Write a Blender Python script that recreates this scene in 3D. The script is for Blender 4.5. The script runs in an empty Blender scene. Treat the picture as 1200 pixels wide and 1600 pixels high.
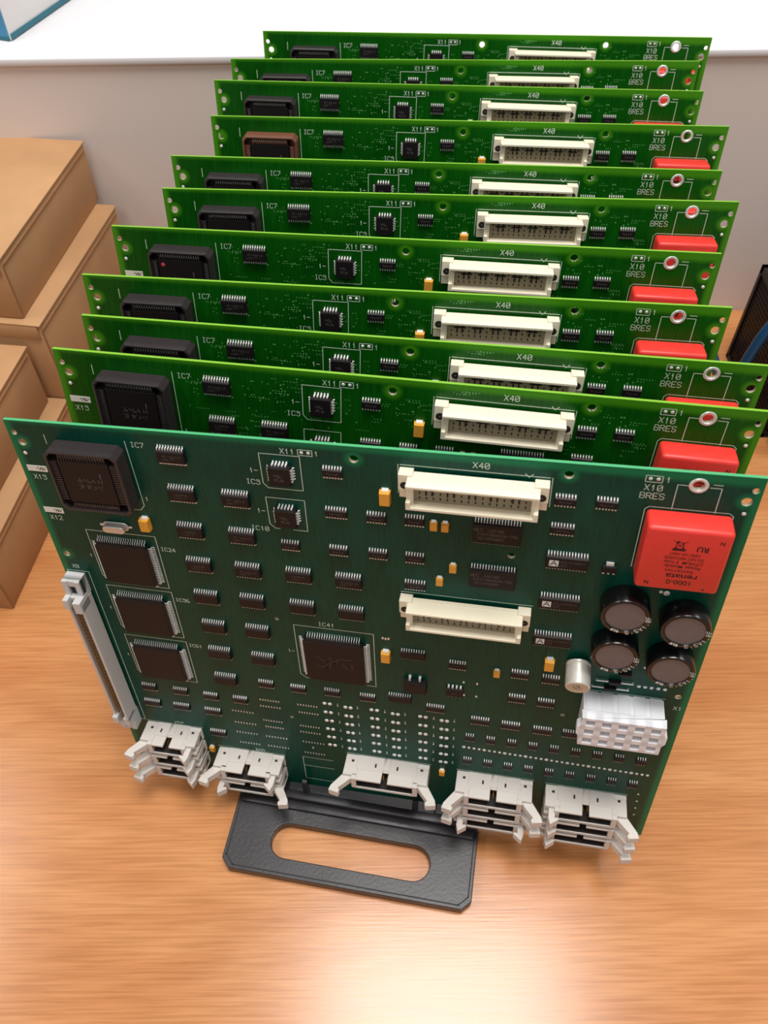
import bpy, bmesh, math, random
from mathutils import Matrix, Vector
random.seed(7)
SC = bpy.context.scene
COL = SC.collection
MM = 0.001
R = math.radians

# ------------------------------------------------------------------ camera
cam_d = bpy.data.cameras.new('camera')
cam_d.sensor_width = 36.0
cam_d.lens = 29.25
cam_d.clip_start = 0.01
cam_d.dof.use_dof = True
cam_d.dof.focus_distance = 0.43
cam_d.dof.aperture_fstop = 18.0
cam = bpy.data.objects.new('camera', cam_d)
COL.objects.link(cam)
cam.matrix_world = Matrix(((0.99991, 0.01339, 0.0, 0.0),
                           (-0.01044, 0.77970, -0.62606, 0.0),
                           (-0.00838, 0.62600, 0.77977, 0.540),
                           (0, 0, 0, 1)))
SC.camera = cam

# ------------------------------------------------------------------ world, lamps, exposure
w = bpy.data.worlds.new('room_light')
SC.world = w
w.use_nodes = True
w.node_tree.nodes['Background'].inputs[0].default_value = (1.0, 0.98, 0.96, 1)
w.node_tree.nodes['Background'].inputs[1].default_value = 0.26


def panel_and_fill_lamp(x, y, z, sx, sy, watts, col=(1.0, 0.97, 0.93)):
    d = bpy.data.lights.new('ceiling_and_fill_lamp', 'AREA')
    d.shape = 'RECTANGLE'
    d.size, d.size_y = sx, sy
    d.energy = watts
    d.color = col
    o = bpy.data.objects.new('ceiling_and_fill_lamp', d)
    o.location = (x, y, z)
    COL.objects.link(o)
    return o


panel_and_fill_lamp(0.13, 0.27, 1.95, 0.66, 0.60, 29)
panel_and_fill_lamp(-0.5, -1.5, 1.95, 0.60, 1.20, 12)  # unseen fill lamp behind the camera, added to brighten the board fronts
panel_and_fill_lamp(1.5, 0.2, 1.95, 0.60, 1.20, 16)  # unseen fill lamp, added at the right
panel_and_fill_lamp(-1.4, 0.4, 1.95, 0.60, 1.20, 20)  # unseen fill lamp, added at the left
panel_and_fill_lamp(0.3, 2.1, 1.95, 1.20, 0.60, 16)  # unseen fill lamp, added beyond the partition

SC.view_settings.view_transform = 'Standard'
SC.view_settings.look = 'None'
SC.view_settings.exposure = -0.10
SC.view_settings.gamma = 1.0
SC.view_settings.use_curve_mapping = False


# ------------------------------------------------------------------ materials
def srgb(r, g, b):
    f = lambda c: (c / 255 / 12.92) if c / 255 <= 0.04045 else ((c / 255 + 0.055) / 1.055) ** 2.4
    return (f(r), f(g), f(b), 1.0)


def mat(name, rgb, rough=0.5, metal=0.0, spec=0.5, noise=0.0, nscale=200.0, bump=0.0, bscale=600.0,
        trans=0.0, sss=0.0, coat=0.0):
    m = bpy.data.materials.new(name)
    m.use_nodes = True
    nt = m.node_tree
    b = nt.nodes['Principled BSDF']
    b.inputs['Base Color'].default_value = srgb(*rgb)
    b.inputs['Roughness'].default_value = rough
    b.inputs['Metallic'].default_value = metal
    b.inputs['Specular IOR Level'].default_value = spec
    b.inputs['Transmission Weight'].default_value = trans
    b.inputs['Coat Weight'].default_value = coat
    if sss:
        b.inputs['Subsurface Weight'].default_value = sss
        b.inputs['Subsurface Radius'].default_value = (0.004, 0.004, 0.004)
        b.inputs['Subsurface Scale'].default_value = 1.0
    tc = nt.nodes.new('ShaderNodeTexCoord')
    if noise:
        n = nt.nodes.new('ShaderNodeTexNoise')
        n.inputs['Scale'].default_value = nscale
        n.inputs['Detail'].default_value = 4
        nt.links.new(tc.outputs['Object'], n.inputs['Vector'])
        r = nt.nodes.new('ShaderNodeValToRGB')
        c = srgb(*rgb)
        r.color_ramp.elements[0].position = 0.3
        r.color_ramp.elements[1].position = 0.7
        r.color_ramp.elements[0].color = tuple(x * (1 - noise) for x in c[:3]) + (1,)
        r.color_ramp.elements[1].color = tuple(min(1, x * (1 + noise)) for x in c[:3]) + (1,)
        nt.links.new(n.outputs['Fac'], r.inputs[0])
        nt.links.new(r.outputs[0], b.inputs['Base Color'])
    if bump:
        n2 = nt.nodes.new('ShaderNodeTexNoise')
        n2.inputs['Scale'].default_value = bscale
        nt.links.new(tc.outputs['Object'], n2.inputs['Vector'])
        bp = nt.nodes.new('ShaderNodeBump')
        bp.inputs['Strength'].default_value = bump
        bp.inputs['Distance'].default_value = 0.0005
        nt.links.new(n2.outputs['Fac'], bp.inputs['Height'])
        nt.links.new(bp.outputs[0], b.inputs['Normal'])
    return m


def solder_mask(name, dark, light, rim, rough):
    """green lacquer over copper: faint traces running up the board, slightly lighter copper areas"""
    m = mat(name, dark, rough, 0.0, 0.2)
    nt = m.node_tree
    b = nt.nodes['Principled BSDF']
    tc = nt.nodes.new('ShaderNodeTexCoord')
    big = nt.nodes.new('ShaderNodeTexNoise')
    big.inputs['Scale'].default_value = 28
    big.inputs['Detail'].default_value = 3
    nt.links.new(tc.outputs['Object'], big.inputs['Vector'])
    mp = nt.nodes.new('ShaderNodeMapping')
    mp.inputs['Scale'].default_value = (1300, 60, 1)
    nt.links.new(tc.outputs['Object'], mp.inputs['Vector'])
    tr = nt.nodes.new('ShaderNodeTexNoise')
    tr.inputs['Scale'].default_value = 1.0
    tr.inputs['Detail'].default_value = 1
    nt.links.new(mp.outputs[0], tr.inputs['Vector'])
    mul = nt.nodes.new('ShaderNodeMath')
    mul.operation = 'MULTIPLY_ADD'
    mul.inputs[1].default_value = 0.55
    nt.links.new(tr.outputs['Fac'], mul.inputs[0])
    sc = nt.nodes.new('ShaderNodeMath')
    sc.operation = 'MULTIPLY'
    sc.inputs[1].default_value = 0.55
    nt.links.new(big.outputs['Fac'], sc.inputs[0])
    nt.links.new(sc.outputs[0], mul.inputs[2])
    r = nt.nodes.new('ShaderNodeValToRGB')
    r.color_ramp.elements[0].position = 0.36
    r.color_ramp.elements[1].position = 0.74
    r.color_ramp.elements[0].color = srgb(*dark)
    r.color_ramp.elements[1].color = srgb(*light)
    nt.links.new(mul.outputs[0], r.inputs[0])
    # the inner copper stops short of the edges and of the holes: bare laminate shows lighter there
    xyz = nt.nodes.new('ShaderNodeSeparateXYZ')
    nt.links.new(tc.outputs['Object'], xyz.inputs[0])

    def mth(op, a_, b_=None):
        n_ = nt.nodes.new('ShaderNodeMath')
        n_.operation = op
        for i_, q_ in enumerate((a_, b_)):
            if q_ is None:
                continue
            if isinstance(q_, (int, float)):
                n_.inputs[i_].default_value = q_
            else:
                nt.links.new(q_, n_.inputs[i_])
        return n_.outputs[0]
    dx = mth('SUBTRACT', 0.160, mth('ABSOLUTE', xyz.outputs[0]))
    dy = mth('SUBTRACT', 0.277, xyz.outputs[1])
    dmin = mth('MINIMUM', dx, dy)
    for (hu, hv, hr) in ((-1.5, -7, 2.0), (86.5, -5.2, 2.0), (-154.6, -14.2, 1.9), (155.2, -10.8, 2.1), (-154.8, -85, 1.7)):
        vm = nt.nodes.new('ShaderNodeVectorMath')
        vm.operation = 'DISTANCE'
        vm.inputs[1].default_value = (hu * 0.001, (hv + 277) * 0.001, 0)
        nt.links.new(tc.outputs['Object'], vm.inputs[0])
        dmin = mth('MINIMUM', dmin, mth('SUBTRACT', vm.outputs['Value'], hr * 0.001 - 0.0014))
    mr = nt.nodes.new('ShaderNodeMapRange')
    mr.interpolation_type = 'SMOOTHSTEP'
    mr.inputs['From Min'].default_value = 0.0012
    mr.inputs['From Max'].default_value = 0.0048
    mr.inputs['To Min'].default_value = 1.0
    mr.inputs['To Max'].default_value = 0.0
    nt.links.new(dmin, mr.inputs['Value'])
    mx = nt.nodes.new('ShaderNodeMix')
    mx.data_type = 'RGBA'
    mx.inputs['B'].default_value = srgb(*rim)
    nt.links.new(mr.outputs[0], mx.inputs['Factor'])
    nt.links.new(r.outputs[0], mx.inputs['A'])
    nt.links.new(mx.outputs['Result'], b.inputs['Base Color'])
    bp = nt.nodes.new('ShaderNodeBump')
    bp.inputs['Strength'].default_value = 0.15
    bp.inputs['Distance'].default_value = 0.0002
    nt.links.new(tr.outputs['Fac'], bp.inputs['Height'])
    nt.links.new(bp.outputs[0], b.inputs['Normal'])
    return m


def wood(name):
    m = mat(name, (205, 140, 85), 0.30, 0.0, 0.5)
    nt = m.node_tree
    b = nt.nodes['Principled BSDF']
    tc = nt.nodes.new('ShaderNodeTexCoord')
    mp = nt.nodes.new('ShaderNodeMapping')
    mp.inputs['Rotation'].default_value = (0, 0, R(8))
    mp.inputs['Scale'].default_value = (1.8, 9, 1)
    nt.links.new(tc.outputs['Object'], mp.inputs['Vector'])
    n1 = nt.nodes.new('ShaderNodeTexNoise')
    n1.inputs['Scale'].default_value = 2.2
    n1.inputs['Detail'].default_value = 5
    n1.inputs['Distortion'].default_value = 1.4
    nt.links.new(mp.outputs[0], n1.inputs['Vector'])
    mp2 = nt.nodes.new('ShaderNodeMapping')
    mp2.inputs['Rotation'].default_value = (0, 0, R(8))
    mp2.inputs['Scale'].default_value = (22, 650, 1)
    nt.links.new(tc.outputs['Object'], mp2.inputs['Vector'])
    n2 = nt.nodes.new('ShaderNodeTexNoise')
    n2.inputs['Scale'].default_value = 1.0
    n2.inputs['Detail'].default_value = 3
    nt.links.new(mp2.outputs[0], n2.inputs['Vector'])
    r1 = nt.nodes.new('ShaderNodeValToRGB')
    e = r1.color_ramp.elements
    e[0].position, e[0].color = 0.30, srgb(190, 124, 74)
    e[1].position, e[1].color = 0.72, srgb(210, 148, 96)
    x = e.new(0.5)
    x.color = srgb(200, 136, 84)
    nt.links.new(n1.outputs['Fac'], r1.inputs[0])
    r2 = nt.nodes.new('ShaderNodeValToRGB')
    r2.color_ramp.elements[0].position = 0.35
    r2.color_ramp.elements[1].position = 0.6
    r2.color_ramp.elements[0].color = (0.82, 0.78, 0.74, 1)
    r2.color_ramp.elements[1].color = (1, 1, 1, 1)
    nt.links.new(n2.outputs['Fac'], r2.inputs[0])
    mx = nt.nodes.new('ShaderNodeMix')
    mx.data_type = 'RGBA'
    mx.blend_type = 'MULTIPLY'
    mx.inputs['Factor'].default_value = 1.0
    nt.links.new(r1.outputs[0], mx.inputs['A'])
    nt.links.new(r2.outputs[0], mx.inputs['B'])
    # a few dark specks of dirt
    vo = nt.nodes.new('ShaderNodeTexVoronoi')
    vo.inputs['Scale'].default_value = 22
    nt.links.new(tc.outputs['Object'], vo.inputs['Vector'])
    r3 = nt.nodes.new('ShaderNodeValToRGB')
    r3.color_ramp.elements[0].position = 0.018
    r3.color_ramp.elements[1].position = 0.03
    r3.color_ramp.elements[0].color = (0.25, 0.2, 0.17, 1)
    r3.color_ramp.elements[1].color = (1, 1, 1, 1)
    nt.links.new(vo.outputs['Distance'], r3.inputs[0])
    mx2 = nt.nodes.new('ShaderNodeMix')
    mx2.data_type = 'RGBA'
    mx2.blend_type = 'MULTIPLY'
    mx2.inputs['Factor'].default_value = 1.0
    nt.links.new(mx.outputs['Result'], mx2.inputs['A'])
    nt.links.new(r3.outputs[0], mx2.inputs['B'])
    nt.links.new(mx2.outputs['Result'], b.inputs['Base Color'])
    rr = nt.nodes.new('ShaderNodeMapRange')
    rr.inputs['To Min'].default_value = 0.16
    rr.inputs['To Max'].default_value = 0.26
    nt.links.new(n2.outputs['Fac'], rr.inputs['Value'])
    nt.links.new(rr.outputs[0], b.inputs['Roughness'])
    bp = nt.nodes.new('ShaderNodeBump')
    bp.inputs['Strength'].default_value = 0.12
    bp.inputs['Distance'].default_value = 0.0003
    nt.links.new(n2.outputs['Fac'], bp.inputs['Height'])
    nt.links.new(bp.outputs[0], b.inputs['Normal'])
    return m


M = {
    'mask_teal': solder_mask('teal_solder_mask', (2, 54, 42), (6, 72, 56), (14, 112, 72), 0.34),
    'mask_green': solder_mask('green_solder_mask', (4, 64, 6), (14, 92, 14), (64, 136, 20), 0.32),
    'edge_teal': mat('teal_board_edge', (70, 168, 110), 0.5),
    'edge_green': mat('lime_board_edge', (122, 178, 44), 0.5),
    'hole_wall': mat('plated_hole_wall', (206, 196, 168), 0.45, 0.3),
    'silk': mat('silkscreen_ink', (205, 222, 205), 0.6),
    'tin': mat('tinned_solder', (232, 236, 234), 0.30, 0.45, noise=0.15, nscale=900),
    'lead': mat('tinned_leads', (240, 240, 238), 0.35, 0.35),
    'via': mat('lacquered_vias', (96, 160, 92), 0.5),
    'gold': mat('gold_contacts', (205, 165, 90), 0.3, 0.9),
    'chip': mat('chip_epoxy', (25, 21, 23), 0.48, 0, 0.25, noise=0.10, nscale=1500, bump=0.1, bscale=4000),
    'mark': mat('chip_print', (92, 86, 86), 0.6),
    'faint': mat('faint_chip_print', (44, 38, 40), 0.6),
    'white_print': mat('white_print', (215, 215, 212), 0.6),
    'sock': mat('socket_plastic', (48, 42, 44), 0.38, noise=0.06, nscale=400),
    'sock_brown': mat('brown_socket_plastic', (112, 70, 54), 0.42, noise=0.06, nscale=400),
    'tant': mat('tantalum_resin', (226, 160, 58), 0.42, noise=0.05, nscale=500),
    'cream': mat('cream_plastic', (232, 224, 200), 0.42, sss=0.05),
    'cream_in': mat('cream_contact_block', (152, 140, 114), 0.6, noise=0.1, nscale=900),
    'grey': mat('light_grey_plastic', (208, 202, 196), 0.45, sss=0.05),
    'dingrey': mat('grey_connector_plastic', (196, 196, 196), 0.45),
    'dark': mat('dark_detail_and_shade', (30, 26, 24), 0.7),
    'nylon': mat('white_nylon', (236, 238, 244), 0.32, sss=0.25),
    'red': mat('red_battery_case', (222, 56, 48), 0.42, noise=0.04, nscale=300),
    'ink': mat('black_ink', (40, 12, 14), 0.6),
    'capblk': mat('black_sleeve', (14, 13, 14), 0.22, spec=0.6),
    'capgrey': mat('grey_cap_disc', (112, 102, 102), 0.5, noise=0.08, nscale=300),
    'alu': mat('aluminium_can', (214, 210, 202), 0.36, 0.45, noise=0.05, nscale=600),
    'alu_end': mat('aluminium_can_end', (206, 196, 170), 0.5, 0.1),
    'label': mat('white_paper_label', (226, 224, 214), 0.6),
    'red_ink': mat('red_dot_ink', (214, 60, 92), 0.6),
    'blackp': mat('black_rack_plastic', (38, 37, 41), 0.36, noise=0.35, nscale=45, bump=0.15, bscale=500),
    'wood': wood('laminate_wood'),
    'cardboard': mat('cardboard', (184, 140, 98), 0.75, noise=0.06, nscale=30, bump=0.1, bscale=300),
    'cardboard_edge': mat('cardboard_cut_edge', (160, 112, 74), 0.85),
    'wall': mat('grey_partition', (228, 217, 212), 0.6, noise=0.02, nscale=6),
    'white': mat('white_laminate', (222, 221, 225), 0.35),
    'blue': mat('blue_card', (62, 140, 180), 0.4, noise=0.1, nscale=15),
    'teal_line': mat('teal_print', (40, 110, 126), 0.5),
    'white_card': mat('white_card', (232, 228, 226), 0.5, noise=0.03, nscale=20),
    'blackm': mat('black_metal', (26, 25, 27), 0.4, 0.2),
    'cable': mat('blue_cable', (18, 70, 110), 0.4),
    'silver': mat('silver_plastic', (176, 174, 186), 0.4, 0.3),
    'floor': mat('grey_floor', (150, 146, 140), 0.6, noise=0.05, nscale=8),
}


# ------------------------------------------------------------------ mesh building (millimetres in, metres out)
class MB:
    def __init__(s):
        s.v, s.f, s.m = [], [], []

    def quad(s, pts, m=0):
        b = len(s.v)
        s.v += [tuple(p) for p in pts]
        s.f.append(tuple(range(b, b + len(pts))))
        s.m.append(m)
        return s

    def box(s, x0, x1, y0, y1, z0, z1, m=0, tx=0.0, ty=0.0):
        """box; tx, ty draw the top in"""
        b = len(s.v)
        s.v += [(x0, y0, z0), (x1, y0, z0), (x1, y1, z0), (x0, y1, z0),
                (x0 + tx, y0 + ty, z1), (x1 - tx, y0 + ty, z1), (x1 - tx, y1 - ty, z1), (x0 + tx, y1 - ty, z1)]
        for q in ((3, 2, 1, 0), (4, 5, 6, 7), (0, 1, 5, 4), (1, 2, 6, 5), (2, 3, 7, 6), (3, 0, 4, 7)):
            s.f.append(tuple(b + i for i in q))
            s.m.append(m)
        return s

    def prism(s, poly, h0, h1, m=0, axis='z', mtop=None):
        """extrude a polygon (counter-clockwise) along z, or in (x,z) along y"""
        b = len(s.v)
        n = len(poly)
        for h in (h0, h1):
            for (p, q) in poly:
                s.v.append((p, q, h) if axis == 'z' else (p, h, q))
        s.f.append(tuple(range(b + n - 1, b - 1, -1)))
        s.m.append(m)
        s.f.append(tuple(range(b + n, b + 2 * n)))
        s.m.append(m if mtop is None else mtop)
        for i in range(n):
            j = (i + 1) % n
            s.f.append((b + i, b + j, b + n + j, b + n + i))
            s.m.append(m)
        return s

    def lathe(s, cx, cy, prof, seg=24, m=0, ms=None):
        """revolve (r,z) profile about z; ms gives the material of each band"""
        b = len(s.v)
        for (r, z) in prof:
            for k in range(seg):
                a = 2 * math.pi * k / seg
                s.v.append((cx + r * math.cos(a), cy + r * math.sin(a), z))
        for i in range(len(prof) - 1):
            for k in range(seg):
                k2 = (k + 1) % seg
                s.f.append((b + i * seg + k, b + i * seg + k2, b + (i + 1) * seg + k2, b + (i + 1) * seg + k))
                s.m.append(ms[i] if ms else m)
        return s

    def disc(s, cx, cy, z, r, seg=12, m=0):
        return s.quad([(cx + r * math.cos(2 * math.pi * k / seg), cy + r * math.sin(2 * math.pi * k / seg), z)
                       for k in range(seg)], m)

    def blob(s, cx, cy, r, h, seg=7, m=0):
        """a small dome of solder"""
        s.lathe(cx, cy, [(r, 0), (r * 0.8, h * 0.6), (r * 0.35, h)], seg, m)
        return s.disc(cx, cy, h, r * 0.35, seg, m)

    def line(s, p, q, wd, z, m=0):
        dx, dy = q[0] - p[0], q[1] - p[1]
        L = math.hypot(dx, dy) or 1
        ex, ey = dx / L * wd / 2, dy / L * wd / 2
        return s.quad([(p[0] - ex + ey, p[1] - ey - ex, z), (q[0] + ex + ey, q[1] + ey - ex, z),
                       (q[0] + ex - ey, q[1] + ey + ex, z), (p[0] - ex - ey, p[1] - ey + ex, z)], m)

    def path(s, pts, wd, z, m=0, closed=False):
        for i in range(len(pts) - (0 if closed else 1)):
            s.line(pts[i], pts[(i + 1) % len(pts)], wd, z, m)
        return s

    def text(s, t, cx, cy, h, z, m=0, wd=None, rot=0.0, wide=0.62, anchor='c'):
        wd = wd or h * 0.12
        adv = h * (wide + 0.24)
        tot = adv * len(t) - h * 0.24
        x = -tot / 2 if anchor == 'c' else 0
        ca, sa = math.cos(rot), math.sin(rot)
        for ch in t:
            for st in (worn() if ch == '~' else FONT.get(ch, ())):
                pts = []
                for (a, b_) in st:
                    px, py = x + a / 4 * h * wide, (b_ / 6 - 0.5) * h
                    pts.append((cx + px * ca - py * sa, cy + px * sa + py * ca))
                s.path(pts, wd, z, m)
            x += adv
        return s

    def font(s, t, cx, cy, size, width, z, m=0, rot=0.0, bold=0.0):
        """lettering from the built-in typeface, centred, set to a given width"""
        cu = bpy.data.curves.new('tmp', 'FONT')
        cu.body = t
        cu.size = size
        cu.offset = bold
        cu.align_x, cu.align_y = 'CENTER', 'CENTER'
        ob = bpy.data.objects.new('tmp', cu)
        COL.objects.link(ob)
        me = bpy.data.meshes.new_from_object(ob.evaluated_get(bpy.context.evaluated_depsgraph_get()))
        bpy.data.objects.remove(ob)
        bpy.data.curves.remove(cu)
        xs = [v.co.x for v in me.vertices]
        k = width / (max(xs) - min(xs))
        ca, sa = math.cos(rot), math.sin(rot)
        b = len(s.v)
        for v in me.vertices:
            x, y = v.co.x * k, v.co.y
            s.v.append((cx + x * ca - y * sa, cy + x * sa + y * ca, z))
        for p in me.polygons:
            s.f.append(tuple(b + i for i in p.vertices))
            s.m.append(m)
        bpy.data.meshes.remove(me)
        return s

    def mesh(s, name, mats, bevel=0.0, smooth=False, segs=1):
        me = bpy.data.meshes.new(name)
        me.from_pydata([(x * MM, y * MM, z * MM) for (x, y, z) in s.v], [], s.f)
        for k in mats:
            me.materials.append(M[k])
        me.polygons.foreach_set('material_index', s.m)
        if bevel:
            bm = bmesh.new()
            bm.from_mesh(me)
            bmesh.ops.remove_doubles(bm, verts=bm.verts, dist=1e-7)
            ed = [e for e in bm.edges if e.is_manifold and e.calc_face_angle(0) > 0.6]
            bmesh.ops.bevel(bm, geom=ed, offset=bevel * MM, segments=segs, affect='EDGES', profile=0.5)
            bm.to_mesh(me)
            bm.free()
        if smooth:
            me.polygons.foreach_set('use_smooth', [True] * len(me.polygons))
            try:
                me.set_sharp_from_angle(angle=R(35))
            except Exception:
                pass
        me.update()
        return me


def _f(txt):
    d = {}
    for row in txt.strip().split('\n'):
        ch, rest = row[0], row[2:]
        d[ch] = [[(int(p[0]), int(p[1])) for p in st.split()] for st in rest.split('|')]
    return d


FONT = _f('''
0 10 30 41 45 36 16 05 01 10|01 45
1 14 26 20
2 05 16 36 45 44 00 40
3 05 16 36 45 34 43 41 30 10 01|34 14
4 30 36 02 42
5 46 06 03 33 42 41 30 10 01
6 36 16 05 01 10 30 41 42 33 03
7 06 46 10
8 13 04 05 16 36 45 44 33 13 02 01 10 30 41 42 33
9 10 30 41 45 36 16 05 04 13 43
A 00 26 40|12 32
B 00 06 36 45 44 33 03|33 42 41 30 00
C 41 30 10 01 05 16 36 45
D 00 06 26 44 42 20 00
E 40 00 06 46|03 33
F 00 06 46|03 33
G 45 36 16 05 01 10 30 41 43 23
H 00 06|40 46|03 43
I 20 26|10 30|16 36
J 01 10 20 31 36
K 00 06|46 03 40
L 06 00 40
M 00 06 23 46 40
N 00 06 40 46
O 10 30 41 45 36 16 05 01 10
P 00 06 36 45 44 33 03
Q 10 30 41 45 36 16 05 01 10|22 40
R 00 06 36 45 44 33 03|23 40
S 01 10 30 41 42 33 13 04 05 16 36 45
T 20 26|06 46
U 06 01 10 30 41 46
V 06 20 46
W 06 10 23 30 46
X 00 46|06 40
Y 06 23 46|23 20
Z 06 46 00 40
- 03 43
. 20 21
/ 00 46
& 40 04 05 16 25 24 02 01 10 20 42
''')


_wr = random.Random(11)


def worn():
    """worn print too blurred to read: a few short strokes in a letter's place"""
    return [[(_wr.choice((0, 2, 4)), _wr.choice((0, 3, 6))), (_wr.choice((0, 4)), _wr.choice((0, 3, 6)))] for _ in range(3)]


def put(name, me, parent=None, loc=(0, 0, 0), rotz=0.0):
    o = bpy.data.objects.new(name, me)
    COL.objects.link(o)
    if parent is not None:
        o.parent = parent
    o.location = (loc[0] * MM, loc[1] * MM, loc[2] * MM)
    o.rotation_euler = (0, 0, rotz)
    return o


def root(name, label, cat, group=None, mw=None):
    o = bpy.data.objects.new(name, None)
    o.empty_display_size = 0.02
    COL.objects.link(o)
    if mw is not None:
        o.matrix_world = mw
    o['label'], o['category'] = label, cat
    if group:
        o['group'] = group
    return o


def tag(o, label, cat, group=None):
    o['label'], o['category'] = label, cat
    if group:
        o['group'] = group
    return o


def plate(name, loops, z0, z1, mats, top_m=0, side_m=1, bevel=0.0):
    """flat plate with real holes: first loop outer, the others holes (mm)"""
    cu = bpy.data.curves.new('tmp', 'CURVE')
    cu.dimensions = '2D'
    cu.fill_mode = 'BOTH'
    cu.extrude = (z1 - z0) / 2 * MM
    cu.bevel_depth = bevel * MM
    for lp in loops:
        sp = cu.splines.new('POLY')
        sp.points.add(len(lp) - 1)
        for p, (x, y) in zip(sp.points, lp):
            p.co = (x * MM, y * MM, 0, 1)
        sp.use_cyclic_u = True
    ob = bpy.data.objects.new('tmp', cu)
    COL.objects.link(ob)
    dg = bpy.context.evaluated_depsgraph_get()
    me = bpy.data.meshes.new_from_object(ob.evaluated_get(dg))
    bpy.data.objects.remove(ob)
    bpy.data.curves.remove(cu)
    me.name = name
    me.transform(Matrix.Translation((0, 0, (z0 + z1) / 2 * MM)))
    me.materials.clear()
    for k in mats:
        me.materials.append(M[k])
    for p in me.polygons:
        p.material_index = top_m if abs(p.normal.z) > 0.9 else side_m
        p.use_smooth = False
    me.update()
    return me


def circ(cx, cy, r, seg=20):
    return [(cx + r * math.cos(2 * math.pi * k / seg), cy + r * math.sin(2 * math.pi * k / seg)) for k in range(seg)]


# ================================================================== the room
o = put('wall_back', MB().box(-1200, 1200, 696, 726, -40, 247.5).mesh('wall_back', ['wall']))
o['kind'] = 'structure'
o['label'] = 'low grey partition panel behind the desk'
o = put('floor', MB().box(-2500, 2500, -2500, 3000, -760, -740).mesh('floor', ['floor']))
o['kind'] = 'structure'

desk = root('desk', 'orange wood laminate desk top under the circuit boards and cardboard boxes', 'desk',
            mw=Matrix.Translation((0, 0, -0.74)))
put('desk_top', MB().box(-1000, 1000, -450, 695, -28, 0).mesh('desk_top', ['wood'], 1.5), desk, (0, 0, 740))
for sx in (-1, 1):
    put('leg_panel', MB().box(-12, 12, -400, 650, 0, 712).mesh('leg_panel', ['wood']), desk, (sx * 900, 0, 0))

ctr = root('white_counter', 'white counter top beyond the grey partition with a thin front lip', 'counter',
           mw=Matrix.Translation((0, 1.06, -0.74)))
put('counter_top', MB().box(-1200, 1200, -367, 500, 988, 994).mesh('counter_top', ['white'], 1.5, True, 2), ctr)
put('cabinet', MB().box(-1190, 1190, -330, 490, 0, 988).mesh('cabinet', ['white']), ctr)


# ------------------------------------------------------------------ cardboard boxes
def carton(label, xr, yf, z, wdt, dep, hgt, yaw):
    """xr,yf = front right bottom corner; the box runs left and back"""
    t = root('cardboard_box', label, 'box', 'brown cardboard boxes stacked at the left of the desk',
             Matrix.Translation((xr * MM, yf * MM, z * MM)) @ Matrix.Rotation(R(yaw), 4, 'Z'))
    put('body', MB().box(-wdt, 0, 0, dep, 0, hgt - 1.6).mesh('carton_body', ['cardboard'], 1.2, True, 2), t)
    lid = MB()
    lid.box(-wdt - 0.8, 0.9, -0.9, dep + 0.9, hgt - 1.6, hgt)
    lid.box(-wdt + 2, -2, -1.0, -0.1, hgt - 14, hgt - 1.6)
    lo = put('lid', lid.mesh('carton_lid', ['cardboard'], 0.6, True, 2), t)
    fl = MB().box(0.0, 1.0, 3, dep - 3, hgt - 6.2, hgt - 5.4)
    fl.box(0.0, 0.9, 1.0, 1.9, 2, hgt - 6)
    put('flap_edge', fl.mesh('carton_flap_edge', ['cardboard_edge']), lo)
    return t


carton('front cardboard box lying on the desk, lower one of the front pair', -284, 343, 0, 240, 168, 60.5, -7)
carton('cardboard box on top of the front pair at the left photo edge', -299, 344, 61, 240, 166, 57, -7.5)
carton('tall cardboard box on the desk by the partition, under another box', -262, 511.5, 0, 260, 168, 136, -9)
carton('flat cardboard box on top of the rear stack against the partition', -275, 519, 136.5, 260, 171, 53, -8)

# ------------------------------------------------------------------ blue and white carton on the counter
bb = root('tissue_box', 'blue and white printed box standing on the white counter', 'box',
          mw=Matrix.Translation((-0.2980, 0.726, 0.2542)) @ Matrix.Rotation(R(-19), 4, 'Z'))
put('body', MB().box(-120, 0, 0, 230, 0, 90).mesh('tissue_body', ['white_card'], 1.5, True, 2), bb)
put('front_print', MB().box(-119, -1, -0.6, 0.1, 3, 88).mesh('front_print', ['blue']), bb)['label'] = 'blue printed front'
e = MB().box(-0.1, 0.7, 1, 229, 1, 5)
e.box(-119, -1, -0.9, 0, 0.5, 3)
put('edge_stripe', e.mesh('edge_stripe', ['teal_line']), bb)['label'] = 'dark teal stripe along the foot'

# ------------------------------------------------------------------ black mesh tray and cable at the right
tr = root('mesh_tray', 'black wire mesh desk tray by the partition at the right', 'tray',
          mw=Matrix.Translation((0.335, 0.513, 0)))
fr = MB()
X1, Y1, Z1 = 250, 110, 104
for (x0, x1, y0, y1, z0, z1) in ((0, X1, 0, 4, 0, 5), (0, X1, Y1 - 4, Y1, 0, 5), (0, 4, 0, Y1, 0, 5), (X1 - 4, X1, 0, Y1, 0, 5),
                                 (0, X1, 0, 5, Z1 - 7, Z1), (0, X1, Y1 - 5, Y1, Z1 - 7, Z1), (0, 5, 0, Y1, Z1 - 7, Z1), (X1 - 5, X1, 0, Y1, Z1 - 7, Z1),
                                 (0, 4, 0, 4, 0, Z1), (0, 4, Y1 - 4, Y1, 0, Z1), (X1 - 4, X1, 0, 4, 0, Z1), (X1 - 4, X1, Y1 - 4, Y1, 0, Z1)):
    fr.box(x0, x1, y0, y1, z0, z1)
put('frame', fr.mesh('tray_frame', ['blackm']), tr)
put('floor_panel', MB().box(3, X1 - 3, 3, Y1 - 3, 1, 3).mesh('tray_floor', ['blackm']), tr)
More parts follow.
